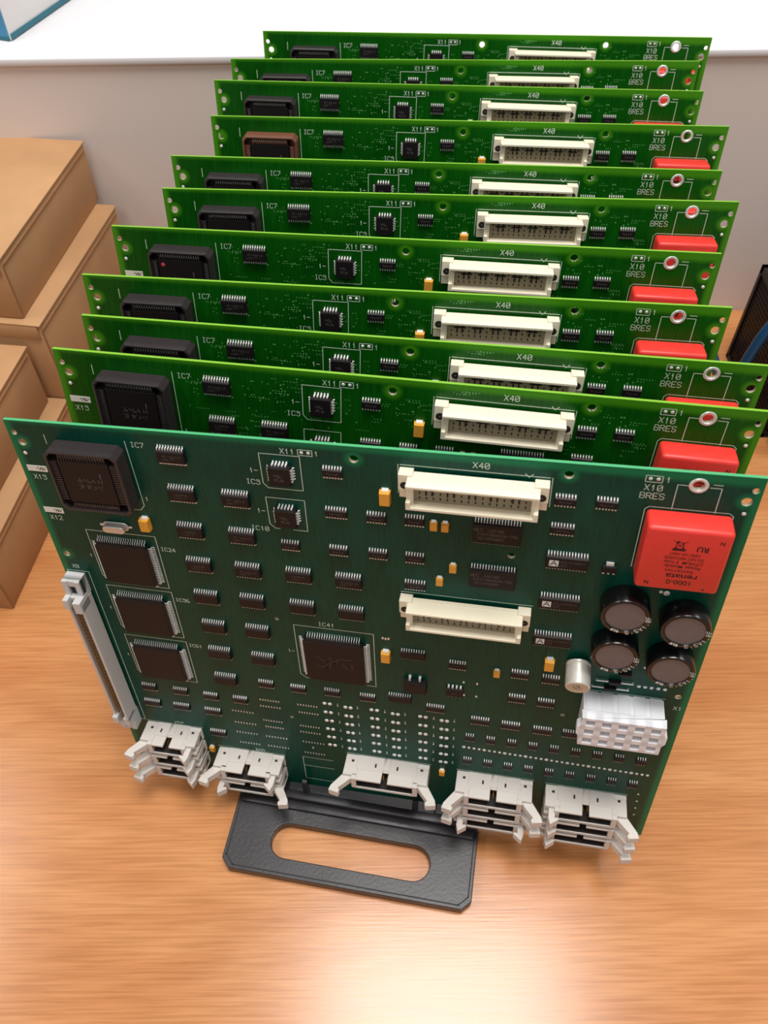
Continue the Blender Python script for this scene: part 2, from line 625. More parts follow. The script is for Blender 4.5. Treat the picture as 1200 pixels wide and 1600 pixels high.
ln = MB().box(3, 4.2, 3, Y1 - 3, 3, Z1 - 12).box(4.2, X1 - 4, Y1 - 4.2, Y1 - 3, 3, Z1 - 12).box(X1 - 4.2, X1 - 3, 3, Y1 - 3, 3, Z1 - 12).box(4.2, X1 - 4.2, 3, 4.2, 3, Z1 - 30)  # solid black panels added behind the mesh to darken the tray
put('darkening_panels', ln.mesh('tray_darkening_panels', ['blackm']), tr)
ms = MB()
for k in range(1, 62):
    x = X1 * k / 62
    ms.box(x - 0.5, x + 0.5, 1.5, 2.5, 4, Z1 - 5)
    ms.box(x - 0.5, x + 0.5, Y1 - 2.5, Y1 - 1.5, 4, Z1 - 5)
for k in range(1, 32):
    y = Y1 * k / 32
    ms.box(1.5, 2.5, y - 0.5, y + 0.5, 4, Z1 - 5)
for k in range(1, 20):
    z = 4 + (Z1 - 10) * k / 20
    ms.box(2, X1 - 2, 1.6, 2.4, z - 0.5, z + 0.5)
    ms.box(2, X1 - 2, Y1 - 2.4, Y1 - 1.6, z - 0.5, z + 0.5)
    ms.box(1.6, 2.4, 2, Y1 - 2, z - 0.5, z + 0.5)
mo = put('wire_mesh', ms.mesh('tray_mesh', ['blackm']), tr)
mo['kind'] = 'stuff'

ad = root('power_adapter', 'black power adapter brick with a silver end lying before the tray', 'adapter',
          mw=Matrix.Translation((0.341, 0.490, 0)))
put('case', MB().box(0, 110, 0, 19, 0, 24).mesh('adapter_case', ['blackm'], 3, True, 3), ad)
put('end_band', MB().box(-0.6, 14, -0.6, 19.6, 15, 24.6).mesh('adapter_band', ['silver'], 1, True, 2), ad)['label'] = 'silver band'


def tube(name, pts, r, m, seg=8):
    cu = bpy.data.curves.new(name, 'CURVE')
    cu.dimensions = '3D'
    cu.bevel_depth = r * MM
    cu.bevel_resolution = 3
    sp = cu.splines.new('BEZIER')
    sp.bezier_points.add(len(pts) - 1)
    for b, p in zip(sp.bezier_points, pts):
        b.co = Vector(p) * MM
        b.handle_left_type = b.handle_right_type = 'AUTO'
    ob = bpy.data.objects.new('tmp', cu)
    COL.objects.link(ob)
    me = bpy.data.meshes.new_from_object(ob.evaluated_get(bpy.context.evaluated_depsgraph_get()))
    bpy.data.objects.remove(ob)
    bpy.data.curves.remove(cu)
    me.name = name
    me.materials.clear()
    me.materials.append(M[m])
    me.polygons.foreach_set('use_smooth', [True] * len(me.polygons))
    return me


cb = put('cable', tube('cable', [(420, 565, 96), (372, 560, 128), (340, 554, 122), (322, 548, 96), (314, 545, 70), (310, 544, 40), (313, 552, 14), (318, 580, 4.6), (322, 640, 4.6)], 4.5, 'cable'))
tag(cb, 'dark blue cable looping down in front of the mesh tray', 'cable')

# ================================================================== the circuit boards
H = 277.0           # board height, y = v + H in board coordinates, z = height above the board face
ZS = 0.04           # thickness of print above the lacquer


def so(n, pitch, bw, bl, h, marks=None, lw=0.45, over=1.45, name='chip'):
    """gull-wing chip: n leads on the upper and lower side; body bw x bl"""
    b = MB()
    zb = 0.15
    b.box(-bw / 2, bw / 2, -bl / 2, bl / 2, zb, zb + h * 0.55, 0, -0.05, -0.05)
    b.box(-bw / 2 - 0.05, bw / 2 + 0.05, -bl / 2 - 0.05, bl / 2 + 0.05, zb + h * 0.55, zb + h, 0, 0.25, 0.35)
    if marks:
        for i, (t, cx, cy, hh) in enumerate(marks):
            b.text(t, cx, cy, hh, zb + h + 0.02, 1)
    body = b.mesh(name + '_body', ['chip', 'mark'])
    L = MB()
    for sgn in (-1, 1):
        for k in range(n):
            x = (k - (n - 1) / 2) * pitch
            y0 = sgn * (bl / 2 - 0.1)
            y1 = sgn * (bl / 2 + over * 0.42)
            y2 = sgn * (bl / 2 + over * 0.58)
            y3 = sgn * (bl / 2 + over)
            zt = zb + h * 0.55
            q = lambda ya, yb, za, zb_: L.box(x - lw / 2, x + lw / 2, min(ya, yb), max(ya, yb), za, zb_)
            q(y0, y1, zt - 0.12, zt + 0.14)
            q(y1 - sgn * 0.02, y2, 0.1, zt + 0.12)
            q(y2 - sgn * 0.05, y3, 0.02, 0.32)
    return body, L.mesh(name + '_leads', ['lead'])


def qfp(nt_, pt, ns, ps, bw, bl, h, marks=None, lw=0.4, over=2.4, name='qfp'):
    b = MB()
    c = 1.6
    hw, hl = bw / 2, bl / 2
    b.prism([(-hw + c, -hl), (hw - c, -hl), (hw, -hl + c), (hw, hl - c), (hw - c, hl), (-hw + c, hl), (-hw, hl - c), (-hw, -hl + c)], 0.3, h)
    b.box(-hw + 1.2, hw - 1.2, -hl + 1.2, hl - 1.2, h, h + 0.25, 0, 0.3, 0.3)
    if marks:
        for (t, cx, cy, hh) in marks:
            b.text(t, cx, cy, hh, h + 0.27, 1)
    body = b.mesh(name + '_body', ['chip', 'faint'])
    L = MB()
    for sgn in (-1, 1):
        for k in range(nt_):
            x = (k - (nt_ - 1) / 2) * pt
            ya, yb, yc, yd = (sgn * (hl + d) for d in (-0.1, over * 0.4, over * 0.55, over))
            for (p, q, z0, z1) in ((ya, yb, h * 0.5, h * 0.5 + 0.3), (yb, yc, 0.1, h * 0.5 + 0.28), (yc, yd, 0.02, 0.32)):
                L.box(x - lw / 2, x + lw / 2, min(p, q), max(p, q), z0, z1)
        for k in range(ns):
            y = (k - (ns - 1) / 2) * ps
            xa, xb, xc, xd = (sgn * (hw + d) for d in (-0.1, over * 0.4, over * 0.55, over))
            lw2 = lw * 0.9
            for (p, q, z0, z1) in ((xa, xb, h * 0.5, h * 0.5 + 0.3), (xb, xc, 0.1, h * 0.5 + 0.28), (xc, xd, 0.02, 0.32)):
                L.box(min(p, q), max(p, q), y - lw2 / 2, y + lw2 / 2, z0, z1)
    return body, L.mesh(name + '_leads', ['lead'])


def plcc(bw, n, name='plcc'):
    b = MB()
    h = bw / 2
    b.box(-h, h, -h, h, 0.5, 2.4, 0, -0.08, -0.08)
    b.box(-h - 0.08, h + 0.08, -h - 0.08, h + 0.08, 2.4, 4.0, 0, 0.25, 0.25)
    b.text('~~~', -0.5, 0.8, 1.5, 4.02, 1)
    b.text('~~~~', 0, -1.4, 1.3, 4.02, 1)
    body = b.mesh(name + '_body', ['chip', 'mark'])
    L = MB()
    for k in range(n):
        t = (k - (n - 1) / 2) * 1.5
        for sgn in (-1, 1):
            a, c = sgn * h, sgn * (h + 0.75)
            L.box(t - 0.3, t + 0.3, min(a, c), max(a, c), 2.1, 2.5)
            c0 = sgn * (h + 0.5)
            L.box(t - 0.38, t + 0.38, min(c0, c), max(c0, c), 0.1, 2.5)
            L.box(min(a, c), max(a, c), t - 0.38, t + 0.38, 2.1, 2.5)
            L.box(min(c0, c), max(c0, c), t - 0.38, t + 0.38, 0.1, 2.5)
    for sgn in (-1, 1):   # solder fillets
        for k in range(n):
            t = (k - (n - 1) / 2) * 1.5
            for (x, y) in ((t, sgn * (h + 1.0)), (sgn * (h + 1.0), t)):
                L.box(x - 0.32, x + 0.32, y - 0.32, y + 0.32, 0.0, 0.3, 0, 0.12, 0.12)
    return body, L.mesh(name + '_leads', ['lead'])


CH = {
    'so20': [so(10, 1.27, 12.8, 6.5, 2.4, mk, 0.52, 1.95, 'wide_chip') for mk in (
        [('~~~~~~~~~', 0.5, 0.7, 1.1), ('~~~~~~', -1.2, -1.0, 1.1)],
        [('~~~~~~~', 0.2, 0.8, 1.1), ('~~~~~~', -1.0, -0.9, 1.1)], None)],
    'so14': [so(7, 1.27, 8.6, 3.9, 1.5, [('~~~~~~', 0, 0, 1.0)], 0.55, 1.5, 'small_chip'),
             so(7, 1.27, 8.6, 3.9, 1.5, None, 0.6, 1.6, 'small_chip')],
    'so16': [so(8, 1.27, 9.9, 3.9, 1.5, [('~~~~~~~', 0, 0, 1.0)], 0.55, 1.5, 'small_chip'),
             so(8, 1.27, 9.9, 3.9, 1.5, None, 0.6, 1.6, 'small_chip')],
    'so20n': [so(10, 1.27, 12.6, 5.3, 1.8, None, 0.5, 1.2, 'wide_chip')],
    'so32': [so(16, 1.27, 20.6, 11.2, 2.7, [('NEC JAPAN', -3.5, 2.4, 1.7), ('D431000AGW-70L', 0.5, 0.0, 1.5), ('9518P0003', -2.6, -2.4, 1.5)], 0.5, 1.5, 'memory_chip')],
    'so8': [so(4, 1.27, 5.0, 4.0, 1.5, None, 0.5, 1.5, 'tiny_chip')],
    'reg': [so(4, 2.1, 9.0, 6.6, 2.0, [('~~~', 0, -0.4, 1.2)], 1.0, 1.5, 'driver_chip')],
    'plcc': [plcc(9.6, 5)],
    'qfp': [qfp(21, 1.22, 21, 1.22, 27.4, 27.4, 3.0, None, 0.34, 2.8, 'square_chip')],
    'qfp41': [qfp(22, 1.3, 26, 1.18, 32, 33, 3.2, [('~~~', 0, 0, 8)], 0.36, 2.8, 'square_chip')],
}
# the converter chips carry a white framed letter A and a line of print
_b = MB()
_b.box(-9, 9, -3.5, 3.5, 0.15, 1.5, 0, -0.05, -0.05)
_b.box(-9.05, 9.05, -3.55, 3.55, 1.5, 2.55, 0, 0.25, 0.35)
_b.quad([(-7.6, -1.9, 2.57), (-3.6, -1.9, 2.57), (-3.6, 1.7, 2.57), (-7.6, 1.7, 2.57)], 2)
_b.path([(-7.0, -1.3), (-5.6, 1.2), (-4.2, -1.3)], 0.4, 2.59, 0)
_b.path([(-6.3, -0.4), (-4.9, -0.4)], 0.35, 2.59, 0)
for _t, _y in (('~~~~~~~~~~~~~', 1.1), ('~~~~', -0.2), ('~~~~', -1.5)):
    _b.text(_t, -2.9, _y, 0.95, 2.58, 1, anchor='l')
CH['so28'] = [(_b.mesh('converter_chip_body', ['chip', 'mark', 'white_print']), so(14, 1.27, 18, 7.0, 2.4, None, 0.52, 1.7)[1])]


# ---- tantalum capacitors
def tantalum(bw, bl, h):
    b = MB()
    b.box(-bw / 2, bw / 2, -bl / 2, bl / 2, 0.2, h * 0.5, 0, 0.0, 0.0)
    b.box(-bw / 2, bw / 2, -bl / 2, bl / 2, h * 0.5, h, 0, 0.22, 0.22)
    body = b.mesh('tantalum_body', ['tant'])
    t = MB()
    for s in (-1, 1):
        ya, yb = s * bl / 2, s * (bl / 2 + 0.75)
        t.box(-bw * 0.32, bw * 0.32, min(ya, yb), max(ya, yb), 0.02, 0.4)
        yc = s * (bl / 2 + 0.2)
        t.box(-bw * 0.3, bw * 0.3, min(ya, yc), max(ya, yc), 0.02, h * 0.55)
    return body, t.mesh('tantalum_terminals', ['lead'])


TD = tantalum(4.8, 7.0, 3.4)
TB = tantalum(3.4, 4.4, 2.2)


# ---- PLCC socket with its chip
def socket(key):
    b = MB()
    o_, i_ = 17.2, 13.2
    c = 2.2
    outer = [(-o_ + c, -o_), (o_ - c, -o_), (o_, -o_ + c), (o_, o_ - c), (o_ - c, o_), (-o_ + c, o_), (-o_, o_ - c), (-o_, -o_ + c)]
    b.prism(outer, 0.3, 3.0)
    n = 8
    for i in range(n):
        p, q = outer[i], outer[(i + 1) % n]
        s = (i_ / o_)
        b.quad([(p[0], p[1], 3.0), (q[0], q[1], 3.0), (q[0], q[1], 8.6), (p[0], p[1], 8.6)])
        b.quad([(p[0], p[1], 8.6), (q[0], q[1], 8.6), (q[0] * 0.965, q[1] * 0.965, 9.0), (p[0] * 0.965, p[1] * 0.965, 9.0)])
        b.quad([(p[0] * 0.965, p[1] * 0.965, 9.0), (q[0] * 0.965, q[1] * 0.965, 9.0), (q[0] * 0.93, q[1] * 0.93, 9.0), (p[0] * 0.93, p[1] * 0.93, 9.0)])
        b.quad([(p[0] * 0.93, p[1] * 0.93, 9.0), (q[0] * 0.93, q[1] * 0.93, 9.0), (q[0] * 0.925, q[1] * 0.925, 3.0), (p[0] * 0.925, p[1] * 0.925, 3.0)])
    for k in range(18):          # ribs between the contacts
        t = (k - 8.5) * 1.27
        for s in (-1, 1):
            ya, yb = s * 12.6, s * 16.0
            b.box(t - 0.3, t + 0.3, min(ya, yb), max(ya, yb), 3, 8.3)
            b.box(min(ya, yb), max(ya, yb), t - 0.3, t + 0.3, 3, 8.3)
    body = b.mesh('socket_frame', [key], 0.0)
    cnt = MB()
    for k in range(17):
        t = (k - 8) * 1.27
        for s in (-1, 1):
            ya, yb = s * 13.4, s * 14.7
            cnt.box(t - 0.19, t + 0.19, min(ya, yb), max(ya, yb), 3, 7.7)
            cnt.box(min(ya, yb), max(ya, yb), t - 0.19, t + 0.19, 3, 7.7)
    chip = MB()
    chip.box(-12.4, 12.4, -12.4, 12.4, 3, 7.0)
    chip.box(-12.4, 12.4, -12.4, 12.4, 7.0, 8.3, 0, 0.5, 0.5)
    chip.text('~~~~~~~', 1, 1.5, 2.0, 8.32, 1)
    chip.text('~~~~~~~', 0.5, -2.2, 2.0, 8.32, 1)
    chip.box(6.5, 7.0, 3.2, 6.0, 8.3, 8.33, 1)
    return body, cnt.mesh('socket_contacts', ['lead']), chip.mesh('socketed_chip', ['chip', 'mark'])


SOCK = {'sock': socket('sock')}
SOCK['sock_brown'] = (None,) + SOCK['sock'][1:]
_me = SOCK['sock'][0].copy()
_me.materials[0] = M['sock_brown']
SOCK['sock_brown'] = (_me, SOCK['sock'][1], SOCK['sock'][2])

# ---- cream shrouded connector (origin: upper left corner of its flange)
b = MB()
for (x0, x1) in ((0, 6.0), (55.5, 61.5)):             # ears
    b.box(x0, x1, -8.2, 0, 0, 5.2)
    b.box(x0 + (0.2 if x0 < 5 else 0), x1 - (0 if x0 < 5 else 0.2), -13.6, -8.2, 0, 3.4)
b.box(6.0, 55.5, -13.0, -0.6, 1.4, 4.2)                # base between the ears
T0, T1 = 4.0, 58.0
b.box(T0, T1, -2.2, -0.9, 4.0, 11.4)                   # upper wall
b.box(T0, T1, -13.6, -12.2, 4.0, 11.4)                 # lower wall
b.box(T0, T0 + 3.0, -12.2, -2.2, 4.0, 9.0)
b.box(T1 - 3.0, T1, -12.2, -2.2, 4.0, 9.0)
b.box(T0, T0 + 2.0, -12.4, -9.4, 9.0, 11.4)
b.box(T1 - 2.0, T1, -12.4, -9.4, 9.0, 11.4)
X40_BODY = b.mesh('shroud', ['cream'], 0.18, True)
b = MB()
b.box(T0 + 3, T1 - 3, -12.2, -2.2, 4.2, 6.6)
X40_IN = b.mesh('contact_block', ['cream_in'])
b = MB()
for r_ in range(3):
    for k in range(16):
        x = 31 + (k - 7.5) * 2.9
        y = -4.9 - r_ * 2.6
        b.box(x - 0.28, x + 0.28, y - 0.55, y + 0.55, 6.5, 6.8, 0)
for k in range(5):
    x = 31 + (k - 2) * 8.9
    b.box(x - 2.9, x + 2.9, -6.1, -5.3, 6.5, 6.85, 0)
    b.box(x - 1.6, x - 0.9, -8.6, -3.6, 6.5, 6.85, 0)
    b.box(x + 0.9, x + 1.6, -8.6, -3.6, 6.5, 6.85, 0)
X40_PIN = b.mesh('contacts', ['dark'])
b = MB()
for x in (0.0,):
    b.lathe(x, 0, [(1.9, 5.0), (1.9, 5.25), (0.2, 5.26)], 14)
X40_SCREW = b.mesh('screw_recess', ['dark'])

# ---- long grey edge connector (origin: upper end on the board, x across, y down)
b = MB()
wd_ = 10.4
b.box(0, wd_, -104, 0, 1.0, 4.0)
b.box(0, 1.5, -104, 0, 4, 9.6)
b.box(wd_ - 1.5, wd_, -104, 0, 4, 12)
for (y0, y1, s) in ((0, 13, 1), (-118, -104, -1)):
    b.box(0.2, wd_ - 0.2, y0, y1, 0, 5.6)
    b.box(0.2, 3.2, y0, y1, 5.6, 7.6)
    b.box(wd_ - 3.2, wd_ - 0.2, y0, y1, 5.6, 7.6)
    yy = (y0 + y1) / 2
    b.box(3.2, wd_ - 3.2, (y0 if s < 0 else y1 - 4), (y0 + 4 if s < 0 else y1), 5.6, 7.2)
b.box(0, 3.0, -4, 3, 4, 12)
b.box(wd_ - 4.2, wd_, -5, 3, 4, 13.2)
b.box(3.0, wd_ - 4.2, 0, 2.6, 4, 9)
b.box(0, 3.4, -107, -101, 4, 12)
b.box(wd_ - 3.4, wd_, -107, -101, 4, 12)
X8_BODY = b.mesh('shell', ['dingrey'], 0.2, True)
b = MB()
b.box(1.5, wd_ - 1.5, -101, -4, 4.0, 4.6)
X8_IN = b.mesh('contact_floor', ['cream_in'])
b = MB()
for k in range(32):
    y = -6.5 - k * 3.0
    for x in (3.1, 5.3, 7.5):
        b.box(x - 0.35, x + 0.35, y - 0.35, y + 0.35, 4.5, 9.2, 0, 0.12, 0.12)
X8_PIN = b.mesh('contacts', ['gold'])
b = MB()
b.box(3.3, wd_ - 3.3, 2.8, 8.5, 5.5, 5.75)
X8_HOLE = b.mesh('screw_recess', ['dark'])


# ---- ribbon header with two latches (origin: upper left corner at the board)
HU, HD = 9.6, 16.0     # unit height across, depth off the board


def header(L):
    b = MB()
    e = 8.2
    b.box(0, L, -HU, 0, 0, 3.0)
    # upper wall with key notch and step
    n0, n1 = L / 2 - 1.9, L / 2 + 1.9
    b.box(e, n0, -1.5, -0.1, 3.0, HD)
    b.box(n1, L - e, -1.5, -0.1, 3.0, HD)
    b.box(n0, n1, -1.5, -0.3, 3.0, HD - 7.0)
    b.box(e - 1.2, n0 + 0.0, -0.2, 0.35, 0, HD - 6.5)
    b.box(n1 - 0.0, L - e + 1.2, -0.2, 0.35, 0, HD - 6.5)
    b.box(n0, n1, -0.2, 0.35, 0, HD - 8.0)
    b.box(e, L - e, -HU, -HU + 1.4, 3.0, HD)                       # lower wall
    for s in (0, 1):                                               # end towers: two cheeks and a back
        x0, x1 = (0, e) if s == 0 else (L - e, L)
        b.box(x0, x1, -2.4, 0, 3.0, HD - 2.5)
        b.box(x0, x1, -HU, -HU + 2.2, 3.0, HD - 2.5)
        xi0, xi1 = (e - 1.6, e) if s == 0 else (L - e, L - e + 1.6)
        b.box(xi0, xi1, -HU + 2.2, -2.4, 3.0, HD - 1.0)
        xo0, xo1 = (0, 1.2) if s == 0 else (L - 1.2, L)
        b.box(xo0, xo1, -HU + 2.2, -2.4, 3.0, HD - 7.5)
        xp0, xp1 = (e - 2.8, e) if s == 0 else (L - e, L - e + 2.8)
        b.box(xp0, xp1, -HU, 0.0, HD - 3.5, HD)
    body = b.mesh('header_shell', ['grey'], 0.15, True)
    p = MB()
    n = int((L - 2 * e - 3) / 2.54)
    for k in range(n):
        x = L / 2 + (k - (n - 1) / 2) * 2.54
        for y in (-HU / 2 - 1.27, -HU / 2 + 1.27):
            p.box(x - 0.32, x + 0.32, y - 0.32, y + 0.32, 3, 11.5, 0, 0.15, 0.15)
    pins = p.mesh('header_pins', ['gold'])
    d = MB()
    d.box(e + 0.05, L - e - 0.05, -HU + 1.4, -HU + 1.75, 3.0, HD - 0.6)  # dark plate on the lower wall: shade of the opening put in as colour
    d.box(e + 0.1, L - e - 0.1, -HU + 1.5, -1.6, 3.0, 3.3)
    for x in (3.6, L - 5.0):
        d.box(x, x + 1.6, -0.05, 0.05, 3.5, 5.0)
    for x in (L / 2 - 7.0, L / 2 + 6.0):
        d.box(x, x + 1.0, 0.30, 0.42, 4.5, 7.0)
    return body, pins, d.mesh('header_shade_and_slots', ['dark'])


def latch(open_):
    """profile in (x outward, z away from the board), pivot at the origin"""
    b = MB()
    if open_:
        prof = [(-3.0, -6), (3.2, -6), (3.5, -1), (10.4, 9.4), (11.2, 12.6), (5.4, 13.8), (4.6, 11.9), (5.8, 10.4), (0.6, 4.6), (-3.0, 1.5)]
    else:
        prof = [(-2.2, -6), (1.6, -6), (2.2, 2), (2.4, 8.5), (1.2, 12.2), (-3.6, 8.6), (-3.2, 7.4), (-1.2, 7.8), (-1.4, 2)]
    b.prism(prof, -2.5, 2.5, 0, axis='y')
    return b.mesh('latch_arm', ['grey'], 0.25, True)


LATCH = {1: latch(True), 0: latch(False)}
HEADERS = {L: header(L) for L in (35, 42, 50, 44, 45.4)}


def tower_latch(hd, L, side, state):
    m_ = LATCH[state]
    x = 4.6 if side == 0 else L - 4.6
    o = put('latch', m_, hd, (x, -HU / 2, HD - 5.0))
    if side == 0:
        o.scale = (-1, 1, 1)
    return o


# ---- white power connector (origin: upper left at the board)
b = MB()
PW, PH, PD = 39.0, 22.2, 17.0
b.box(0, PW, -PH, 0, 0, PD - 5, 0)
for k in range(5):                                      # shallow fins on the upper and lower side
    x0 = PW * k / 5
    for (y0, y1) in ((0.0, 0.35), (-PH - 0.35, -PH)):
        b.box(x0 + 0.9, x0 + PW / 5 - 0.9, y0, y1, 0, PD - 4)
cw, rh = PW / 5, PH / 3
for k in range(6):
    hw_ = 1.7
    x0, x1 = max(k * cw - hw_, -0.5), min(k * cw + hw_, PW + 0.5)
    b.box(x0, x1, -PH - 0.5, 0.5, PD - 5, PD)
for k in range(4):
    y0, y1 = max(-PH + k * rh - 1.7, -PH - 0.5), min(-PH + k * rh + 1.7, 0.5)
    b.box(-0.5, PW + 0.5, y0, y1, PD - 5, PD - 0.02)
b.prism([(-0.4, -PH * 0.25), (-2.2, -PH * 0.35), (-2.2, -PH * 0.6), (-0.4, -PH * 0.75)], PD - 5, PD - 0.3)
b.prism([(PW + 0.4, -PH * 0.75), (PW + 2.2, -PH * 0.6), (PW + 2.2, -PH * 0.35), (PW + 0.4, -PH * 0.25)], PD - 5, PD - 0.3)
PWR = b.mesh('power_housing', ['nylon'], 0.25, True)
b = MB()
for r_ in range(3):
    for k in range(5):
        b.box(cw * (k + 0.5) - 0.9, cw * (k + 0.5) + 0.9, -rh * (r_ + 0.5) - 0.9, -rh * (r_ + 0.5) + 0.9, PD - 5, PD - 3, 0, 0.3, 0.3)
PWR_PIN = b.mesh('power_pins', ['nylon'])

# ---- red battery module with upside-down print (origin: centre)
b = MB()
b.box(-16.6, 16.6, -17.2, 17.2, 0.2, 12.2)
BAT = b.mesh('battery_case', ['red'], 1.8, True, 3)
b = MB()
zz = 12.24
r180 = math.pi
b.font('1000-0', 0.5, -11.6, 3.6, 9.6, zz, 0, r180, 0.05)
b.font('renata', 0.9, -8.2, 4.0, 12.4, zz, 0, r180, 0.07)
b.font('batteries', -0.8, -5.3, 2.6, 11.0, zz, 0, r180, 0.0)
b.font('Power Module', 0.2, -2.7, 2.5, 13.8, zz, 0, r180, 0.03)
b.font('LITHIUM  3 Volts', 0.0, -0.3, 2.5, 15.0, zz, 0, r180, 0.03)
b.font('DO NOT RECHARGE', 0.0, 2.1, 2.1, 15.2, zz, 0, r180, 0.02)
b.font('OPEN OR HEAT', -0.2, 4.4, 2.1, 12.0, zz, 0, r180, 0.02)
b.font('RU', 6.0, 8.0, 4.0, 4.4, zz, 0, r180, 0.12)
b.text('N', 12.6, 12.0, 1.7, zz, 0, 0.34, r180, 0.8)
b.text('N', -12.2, -13.2, 1.7, zz, 0, 0.34, r180, 0.8)
b.disc(10.6, -14.6, zz, 0.5, 8)
# crossed-out bin
b.path([(-5.6, 6.6), (-0.2, 11.4)], 0.3, zz)
b.path([(-0.2, 6.6), (-5.6, 11.4)], 0.3, zz)
b.path([(-4.6, 7.0), (-1.4, 7.0), (-1.9, 10.6), (-4.1, 10.6)], 0.35, zz, closed=True)
b.path([(-4.9, 7.0), (-1.1, 7.0)], 0.7, zz)
b.disc(-3.9, 10.8, zz, 0.6, 8)
b.path([(-5.2, 6.3), (-0.8, 6.3)], 0.5, zz)
BAT_INK = b.mesh('battery_print', ['ink'])

# ---- supercapacitor (origin: centre)
b = MB()
b.lathe(0, 0, [(10.6, 0.3), (10.9, 1.0), (10.9, 9.2), (10.5, 10.0), (9.3, 10.2), (8.7, 9.5), (0.05, 9.5)], 48)
SCAP = b.mesh('cap_sleeve', ['capblk'], 0, True)
b = MB()
b.disc(0, 0, 9.56, 8.6, 48)
SCAP_D = b.mesh('cap_disc', ['capgrey'])
b = MB()
for i, ch in enumerate('5.5V1.0F'):
    a = R(-78 + i * 12.5)
    b.text(ch, 9.75 * math.cos(a), 9.75 * math.sin(a), 2.0, 10.24, 0, 0.34, a + math.pi / 2)
a0, a1 = R(-122), R(-100)
b.quad([(8.9 * math.cos(a0), 8.9 * math.sin(a0), 10.23), (10.4 * math.cos(a0), 10.4 * math.sin(a0), 10.23),
        (10.4 * math.cos(a1), 10.4 * math.sin(a1), 10.23), (8.9 * math.cos(a1), 8.9 * math.sin(a1), 10.23)], 0)
b.text('~~', 9.6 * math.cos(R(-111)), 9.6 * math.sin(R(-111)), 1.0, 10.26, 1, 0.2, R(-111 + 90))
SCAP_P = b.mesh('cap_print', ['white_print', 'capblk'])

# ---- electrolytic can, crystal, diodes, power transistor, regulator
b = MB()
b.lathe(0, 0, [(6.0, 0.4), (6.0, 1.4), (5.6, 1.9), (6.0, 2.4), (6.0, 12.4), (5.6, 12.9), (5.2, 12.7), (0.05, 12.7)], 36, 0, [0, 0, 0, 0, 0, 0, 1])
ECAP = b.mesh('can', ['alu', 'alu_end'], 0, True)
b = MB()
b.text('~~~', -0.2, 0.9, 2.0, 12.74, 0)
b.text('~~~', 0.2, -1.6, 1.6, 12.74, 0)
ECAP_P = b.mesh('can_print', ['dark'])


def obround(L, W_, seg=8):
    r = W_ / 2
    pts = []
    for s, c in ((0, L / 2 - r), (1, -(L / 2 - r))):
        for k in range(seg + 1):
            a = -math.pi / 2 + math.pi * k / seg + s * math.pi
            pts.append((c + r * math.cos(a), r * math.sin(a)))
    return pts


XT = MB().prism(obround(13.4, 5.4), 0.1, 1.0).prism(obround(11.4, 4.2), 1.0, 3.8).mesh('crystal_can', ['alu'], 0.3, True)
XT_L = MB().box(-8.2, -6.0, -0.5, 0.5, 0, 0.5).box(6.0, 8.2, -0.5, 0.5, 0, 0.5).mesh('crystal_leads', ['lead'])
DIO = MB().box(-3.0, 3.0, -1.3, 1.3, 0.3, 2.6, 0, 0.3, 0.3).mesh('diode_body', ['chip'])
DIO_L = MB().box(-9.0, -3.0, -0.3, 0.3, 1.0, 1.5).box(3.0, 9.0, -0.3, 0.3, 1.0, 1.5).box(-9.0, -8.5, -0.3, 0.3, 0, 1.4).box(8.5, 9, -0.3, 0.3, 0, 1.4).mesh('diode_leads', ['lead'])
DPK = MB().box(-6.2, 6.2, -4.6, 4.6, 0.2, 3.4, 0, 0.3, 0.5).mesh('transistor_body', ['chip'])
DPK_L = MB().box(-3.3, -2.3, 4.4, 6.6, 0.5, 1.8).box(2.0, 3.0, 4.4, 6.6, 0.5, 1.8).box(-3.5, -2.1, 6.0, 7.4, 0, 0.7).box(1.8, 3.2, 6.0, 7.4, 0, 0.7).mesh('transistor_leads', ['lead'])
SOT = MB().box(-3.3, 3.3, -1.8, 1.8, 0.15, 1.7, 0, 0.2, 0.2).mesh('regulator_body', ['chip'])
SOT_L = MB().box(-1.6, 1.6, 1.6, 3.6, 0.02, 0.7).box(-2.6, -1.8, -3.4, -1.6, 0.02, 0.6).box(-0.4, 0.4, -3.4, -1.6, 0.02, 0.6).box(1.8, 2.6, -3.4, -1.6, 0.02, 0.6).mesh('regulator_leads', ['lead'])
EYE = MB().lathe(0, 0, [(2.35, -1.7), (2.35, 0.0), (2.6, 0.28), (3.4, 0.3), (3.75, 0.04)], 28).mesh('eyelet', ['tin'], 0, True)
_l = MB().box(-5.0, 5.0, -1.7, 1.7, 0.0, 0.12, 0)
for _i in range(4):
    _x = 0.4 + _i * 1.1
    _l.text('~', _x, 0.0, 1.6, 0.14, 1, 0.3)
LBL = _l.mesh('label', ['label', 'dark'])
DOT = MB().lathe(0, 0, [(1.1, 0), (0.9, 0.05), (0.05, 0.05)], 12).mesh('red_dot', ['red_ink'])

